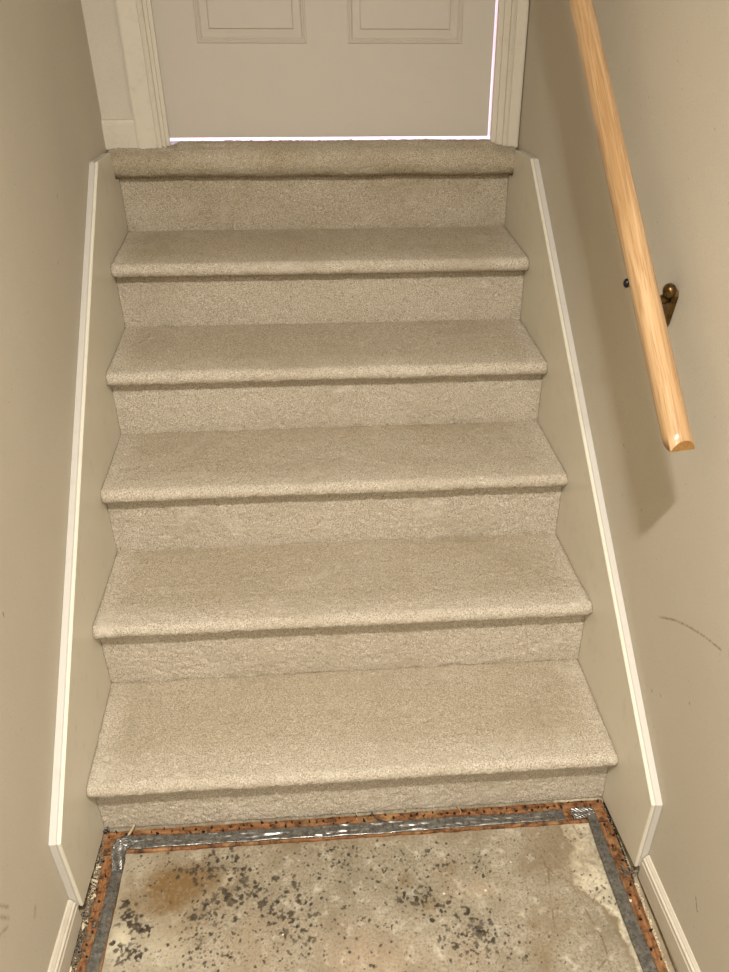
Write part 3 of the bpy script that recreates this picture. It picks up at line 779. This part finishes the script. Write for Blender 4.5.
# ------------------------------------------------------------------ duct tape
def tape(label, pts, widths, zs, seed, wr=.0009, rag=.003, pleats=0.0, parent_flap=None, diag=.6):
    """wrinkled ribbon through centre points; draped with its long edges pressed down."""
    P = []
    for a, b, wa, wb, za, zb in zip(pts[:-1], pts[1:], widths[:-1], widths[1:], zs[:-1], zs[1:]):
        n = max(2, int(math.dist(a, b) / .0014))
        for i in range(n):
            t = i / n; P.append((a[0] + (b[0] - a[0]) * t, a[1] + (b[1] - a[1]) * t, wa + (wb - wa) * t, za + (zb - za) * t))
    P.append((*pts[-1], widths[-1], zs[-1]))
    nw = 22; V = []; s = 0
    for i, (x, y, w, z) in enumerate(P):
        a, b = P[max(i - 1, 0)], P[min(i + 1, len(P) - 1)]
        d = Vector((b[0] - a[0], b[1] - a[1], 0)).normalized(); n = Vector((-d.y, d.x, 0))
        if i: s += math.dist(P[i][:2], P[i - 1][:2])
        for j in range(nw + 1):
            q = j / nw * 2 - 1
            e = 1 if abs(q) == 1 else 0
            ww = q * w / 2 * (1 + .07 * mnoise.noise(Vector((s * 30 + seed, q * .5, 2.2))))
            end = mnoise.noise(Vector((q * 5, seed, 1.0))) * rag if i in (0, len(P) - 1) else 0
            # long creases lying at a slant across the ribbon
            cre = mnoise.noise(Vector(((s + diag * ww) * 14 + seed, (ww - .07 * s) * 150, seed)))
            cre2 = abs(mnoise.noise(Vector(((s * .6 + ww) * 45 + seed, (ww + .1 * s) * 110, 4 + seed))))
            pl = math.sin((s * 1.0 + ww * 1.4) * 2 * PI / .0085) * pleats
            cre3 = mnoise.noise(Vector(((s + 1.3 * ww) * 60 + seed, (ww - .3 * s) * 120, 9 + seed)))
            zz = z + wr * (1.2 * cre + .7 * cre2 + .45 * cre3) + pl - (.0010 if e else 0)
            c = Vector((x, y, 0)) + n * ww + d * end
            V.append((c.x, c.y, max(zz, .0084)))
    W = nw + 1; m = len(V); L = len(P); F = []
    V += [(v[0], v[1], v[2] - .0005) for v in V]
    for i in range(L - 1):
        for j in range(nw):
            a = i * W + j
            F.append((a, a + W, a + W + 1, a + 1)); F.append((a + m, a + 1 + m, a + W + 1 + m, a + W + m))
        for j in (0, nw):
            a = i * W + j; F.append((a, a + W, a + W + m, a + m) if j else (a, a + m, a + W + m, a + W))
    for j in range(nw):
        for i in (0, L - 1):
            a = i * W + j; F.append((a, a + m, a + 1 + m, a + 1) if i else (a, a + 1, a + 1 + m, a + m))
    bm = bmesh.new(); me0 = mesh_pd(V, F); bm.from_mesh(me0)
    o = link_mesh('duct_tape', bm_mesh(bm, True), m_tape)
    return tag(o, label, 'duct tape', 'strips of duct tape round the bare floor')

zt = .0108
t_long = tape('long wrinkled strip of grey duct tape along the foot of the stairs', [(-.474, -.0425), (-.33, -.0435), (-.127, -.0440), (.03, -.0455), (.19, -.0435), (.345, -.0440), (.4375, -.0435)], [.031, .026, .027, .028, .026, .023, .026], [zt + .0012, zt, zt, zt, zt, zt, zt], 2.0, wr=.0019)
tape('small crumpled patch of shiny duct tape in the corner below the handrail', [(.4555, -.0425), (.4800, -.0420), (.5045, -.0405)], [.027, .026, .022], [zt + .0006] * 3, 7.0, wr=.0020, rag=.005, pleats=.0009)
tape('smooth strip of grey duct tape along the tack strip below the handrail', [(.4955, -.048), (.4972, -.15), (.5005, -.265), (.5055, -.37), (.510, -.70)], [.021, .0245, .0255, .027, .027], [zt + .0022, zt - .0002, zt - .0004, zt - .0004, zt - .0004], 12.0, wr=.0004)
tape('dull strip of grey duct tape along the tack strip by the plaster crumbs', [(-.4920, -.092), (-.4960, -.155), (-.4998, -.217), (-.5062, -.294), (-.519, -.60)], [.021, .0235, .0235, .0240, .024], [zt - .0002] * 5, 17.0, wr=.0013)
tape('crinkled shiny piece of duct tape folded round the corner by the plaster crumbs', [(-.468, -.0405), (-.482, -.0405), (-.4925, -.047), (-.4962, -.060), (-.4935, -.080), (-.4925, -.104)], [.023, .030, .034, .030, .023, .021], [zt + .0020, zt + .0024, zt + .0026, zt + .0020, zt + .0016, zt + .0008], 23.0, wr=.0016, rag=.004, pleats=.0019)
# torn flap curling up off the long strip
bm = bmesh.new()
fl = [(.0270, -.0130, .0185), (.0300, -.0200, .0180), (.0345, -.0262, .0155), (.0430, -.0305, .0140), (.0560, -.0345, .0132)]
fw = [.0035, .0085, .0075, .0055, .0030]
A = [bm.verts.new((x - w * .45, y + w * .5, z + w * .15)) for (x, y, z), w in zip(fl, fw)]
B = [bm.verts.new((x + w * .5, y - w * .4, z - w * .3)) for (x, y, z), w in zip(fl, fw)]
for i in range(4): bm.faces.new((A[i], A[i + 1], B[i + 1], B[i]))
ex = bmesh.ops.solidify(bm, geom=bm.faces[:], thickness=.0007)
link_mesh('torn_flap', bm_mesh(bm), m_tapeback, t_long)['label'] = 'dark torn flap curling off the tape'

# ------------------------------------------------------------------ crumbs, lint and fibres on the floor
def chip(name, label, cat, x, y, z, size, mat, seed, flat=.45, group=None):
    bm = bmesh.new(); r = random.Random(seed)
    pts = []
    for i in range(16):
        v = Vector((r.uniform(-1, 1), r.uniform(-1, 1), r.uniform(-1, 1)))
        v.normalize(); v *= r.uniform(.75, 1)
        pts.append(bm.verts.new((v.x * size[0] / 2, v.y * size[1] / 2, v.z * size[2] / 2)))
    h = bmesh.ops.convex_hull(bm, input=bm.verts[:])
    junk = {g for g in h['geom_interior'] if isinstance(g, bmesh.types.BMVert)}
    bmesh.ops.delete(bm, geom=list(junk), context='VERTS')
    zmin = min(v.co.z for v in bm.verts)
    a = r.uniform(0, PI)
    for v in bm.verts:
        c = v.co.copy()
        v.co = Vector((x + c.x * math.cos(a) - c.y * math.sin(a), y + c.x * math.sin(a) + c.y * math.cos(a), z + c.z - zmin))
    o = link_mesh(name, bm_mesh(bm), mat)
    return tag(o, label, cat, group)
G1 = 'plaster crumbs along the baseboard'
chip('plaster_chip', 'largest pale plaster chip lying beside the front foot of the skirt board', 'plaster chip', -.5285, -.1500, .0004, (.010, .013, .008), m_plaster, 3, group=G1)
chip('plaster_chip', 'long pale plaster sliver against the bottom edge of the skirt board', 'plaster chip', -.5325, -.1180, .0003, (.006, .034, .006), m_plaster, 5, group=G1)
chip('plaster_chip', 'pale plaster sliver just below the skirt board foot, among grey lint', 'plaster chip', -.5400, -.2080, .0003, (.006, .022, .006), m_plaster, 8, group=G1)
chip('plaster_chip', 'pale plaster chunk beside the dull tape at the picture edge', 'plaster chip', -.5480, -.2880, .0003, (.011, .030, .008), m_plaster, 11, group=G1)
chip('plaster_chip', 'small plaster bit between skirt board and corner of the crinkled tape', 'plaster chip', -.5305, -.0880, .0003, (.006, .012, .006), m_plaster, 14, group=G1)
chip('plaster_chip', 'dirty white fragment in the corner where riser meets skirt board', 'plaster chip', -.5285, -.0140, .0066, (.006, .008, .006), m_plaster, 19, group=G1)
chip('plaster_chip', 'small round white chip lying on the tack strip below the handrail', 'plaster chip', .5150, -.2400, .0066, (.0075, .0080, .0045), m_plaster, 23, group='white chips on the bare floor')
chip('paint_chip', 'white paint chip on the bare concrete near the two dark glue clusters', 'paint chip', .1540, -.1950, .0004, (.006, .008, .003), m_plaster, 27, group='white chips on the bare floor')
chip('paint_chip', 'round white chip in the middle of the concrete, beyond the cracked area', 'paint chip', .2370, -.1940, .0004, (.0055, .0055, .003), m_plaster, 29, group='white chips on the bare floor')
chip('paint_chip', 'small white chip on the concrete close to the long crack', 'paint chip', .3010, -.1380, .0004, (.0045, .005, .003), m_plaster, 33, group='white chips on the bare floor')
chip('paint_chip', 'tiny white chip on the concrete below the middle of the long tape', 'paint chip', -.1300, -.1020, .0004, (.0035, .0035, .0022), m_plaster, 37, group='white chips on the bare floor')
chip('paint_chip', 'tiny white chip near the front of the concrete by the big brown stain', 'paint chip', -.1627, -.2521, .0004, (.0045, .0045, .0025), m_plaster, 39, group='white chips on the bare floor')

def lint(label, x, y, z, size, seed, n=9, mat=None):
    bm = bmesh.new(); r = random.Random(seed)
    for i in range(n):
        p = Vector((x + r.uniform(-1, 1) * size[0] / 2, y + r.uniform(-1, 1) * size[1] / 2, z + r.uniform(.1, .6) * size[2]))
        d = Vector((r.uniform(-1, 1), r.uniform(-1, 1), r.uniform(-.25, .25))).normalized(); pts = []
        for k in range(6):
            pts.append(p.copy()); d = (d + Vector((r.uniform(-1, 1), r.uniform(-1, 1), r.uniform(-.4, .4))) * .8).normalized()
            p = p + d * size[0] * .16
            p.z = min(max(p.z, z + .001), z + size[2])
        add_tube(bm, pts, [.0007 + .0012 * r.random() for _ in pts], 5)
    o = link_mesh('lint_clump', bm_mesh(bm, True), mat or m_lint)
    return tag(o, label, 'lint', 'lint clumps along the baseboard')
lint('grey lint clump tucked under the front foot of the skirt board', -.5375, -.1830, .0004, (.022, .020, .010), 2, 12)
lint('grey lint clump on the tack strip halfway along the baseboard', -.5370, -.2330, .0068, (.024, .022, .009), 4, 12)
lint('largest dusty lint clump against the baseboard near the picture edge', -.5440, -.2600, .0004, (.020, .034, .011), 6, 18)
lint('dark dusty lint beside the long plaster sliver', -.5305, -.0640, .0004, (.014, .026, .009), 9, 12)
lint('small grey lint tuft lying across the dull tape', -.5050, -.2050, .0086, (.020, .012, .006), 12, 6)
lint('dark clump at the corner where the skirt board meets the bottom riser', -.5300, -.0080, .0068, (.008, .016, .012), 15, 9, m_darkmetal)
lint('dark fluff under the end of the skirt board below the handrail', .5330, -.1850, .0066, (.020, .022, .008), 18, 12)

def grains(name, label, x0, x1, y0, y1, n, seed, cols):
    r = random.Random(seed); V, F = [], []
    for i in range(n):
        s = .0006 + .0016 * r.random() ** 2; x, y = r.uniform(x0, x1), r.uniform(y0, y1); b = len(V)
        a = r.uniform(0, PI)
        for k in range(4):
            q = a + k * PI / 2; V.append((x + math.cos(q) * s * r.uniform(.7, 1.2), y + math.sin(q) * s * r.uniform(.7, 1.2), .0002))
        V.append((x, y, s * 1.1)); F += [(b, b + 1, b + 4), (b + 1, b + 2, b + 4), (b + 2, b + 3, b + 4), (b + 3, b, b + 4), (b + 3, b + 2, b + 1, b)]
    o = link_mesh(name, mesh_pd(V, F), cols)
    return tag(o, label, 'crumbs', kind='stuff')
grains('plaster_crumbs', 'sandy plaster crumbs between tack strip and baseboard below the handrail', .5350, .5440, -.45, -.20, 500, 3, m_plaster)
grains('gap_shade_crumbs', 'dark dirt crumbs painting in the shadow line under the skirt board below the handrail', .5325, .5395, -.20, -.012, 900, 8, m_nail)  # dark grains laid in to draw the shadow line of the gap
grains('dark_grains', 'dark grains beside the plaster chips along the worn tack strip', -.548, -.529, -.33, -.02, 700, 21, m_nail)  # dark grains along the foot of the boards opposite the handrail
grains('dust_crumbs', 'pale dust and crumbs between skirt board, baseboard and the worn tack strip', -.545, -.530, -.33, -.05, 320, 5, m_plaster)

def tuft(label, pts, rad):
    bm = bmesh.new(); add_tube(bm, pts, rad, 6)
    o = link_mesh('carpet_fibre', bm_mesh(bm, True), m_fibre)
    return tag(o, label, 'carpet fibre', 'loose carpet fibres at the bottom riser')
tuft('loose beige carpet tuft standing in the corner above the crinkled tape', [(-.4850, -.0300, .0095), (-.4800, -.0200, .0105), (-.4755, -.0120, .0125), (-.4710, -.0050, .0190)], [.0020, .0026, .0030, .0028])
tuft('thin pale fibre hanging from the riser beside the torn tape flap', [(-.0060, -.0050, .0180), (-.0050, -.0100, .0100), (-.0060, -.0160, .0076), (-.0050, -.0220, .0074)], [.0009, .0011, .0010, .0008])
tuft('thin pale fibre crossing the long tape below the middle of the stairs', [(-.2250, -.0260, .0085), (-.2230, -.0340, .0098), (-.2260, -.0420, .0100)], [.0009, .0010, .0008])
tuft('curled fibre loop hanging from the riser towards the handrail side', [(.2080, -.0060, .0240), (.2140, -.0110, .0130), (.2190, -.0180, .0080), (.2160, -.0240, .0078)], [.0008, .0010, .0010, .0008])

# ------------------------------------------------------------------ light
def lamp(name, kind, loc, energy, color, size, rot=(0, 0, 0), size_y=None):
    L = bpy.data.lights.new(name, 'AREA' if kind == 'DISK' else kind); L.energy = energy; L.color = color
    if kind == 'DISK': L.shape = 'DISK'; L.size = size
    elif kind == 'AREA':
        L.shape = 'RECTANGLE'; L.size = size; L.size_y = size_y or size
    else: L.shadow_soft_size = size
    o = bpy.data.objects.new(name, L); COL.objects.link(o); o.location = loc; o.rotation_euler = rot
    return o
lamp('ceiling_light', 'DISK', (-.07, -1.20, 2.52), 76, (1.0, .985, .955), .105)
lamp('frontal_fill', 'DISK', (.1, -3.1, 2.50), 66, (1.0, .985, .955), .4)  # frontal fill added behind the camera, no known lamp there
lamp('hall_daylight', 'AREA', (.05, 2.3, 3.45), 85, (1.0, .98, 1.0), 1.2)

w = bpy.data.worlds.new('World'); scene.world = w; w.use_nodes = True
w.node_tree.nodes['Background'].inputs[0].default_value = (.9, .85, .75, 1)
w.node_tree.nodes['Background'].inputs[1].default_value = .0

# ------------------------------------------------------------------ camera
cam = bpy.data.cameras.new('Camera'); co = bpy.data.objects.new('Camera', cam); COL.objects.link(co)
pit, yaw, roll, F = .5855, .0877, .0124, 844.67
cp, sp = math.cos(pit), math.sin(pit)
f = Vector((math.sin(yaw) * cp, math.cos(yaw) * cp, -sp)); rt = Vector((math.cos(yaw), -math.sin(yaw), 0)); up = rt.cross(f)
c_, s_ = math.cos(roll), math.sin(roll)
a_ = c_ * rt + s_ * up; b_ = -s_ * rt + c_ * up
co.matrix_world = Matrix(((a_.x, b_.x, -f.x, -.0951), (a_.y, b_.y, -f.y, -1.1220), (a_.z, b_.z, -f.z, 1.5912), (0, 0, 0, 1)))
cam.sensor_fit = 'HORIZONTAL'; cam.sensor_width = 36; cam.lens = 36 * F / 729; cam.clip_start = .02
scene.camera = co

scene.view_settings.view_transform = 'Standard'; scene.view_settings.look = 'None'
scene.view_settings.gamma = 1; scene.view_settings.use_curve_mapping = False
scene.view_settings.exposure = 0.0
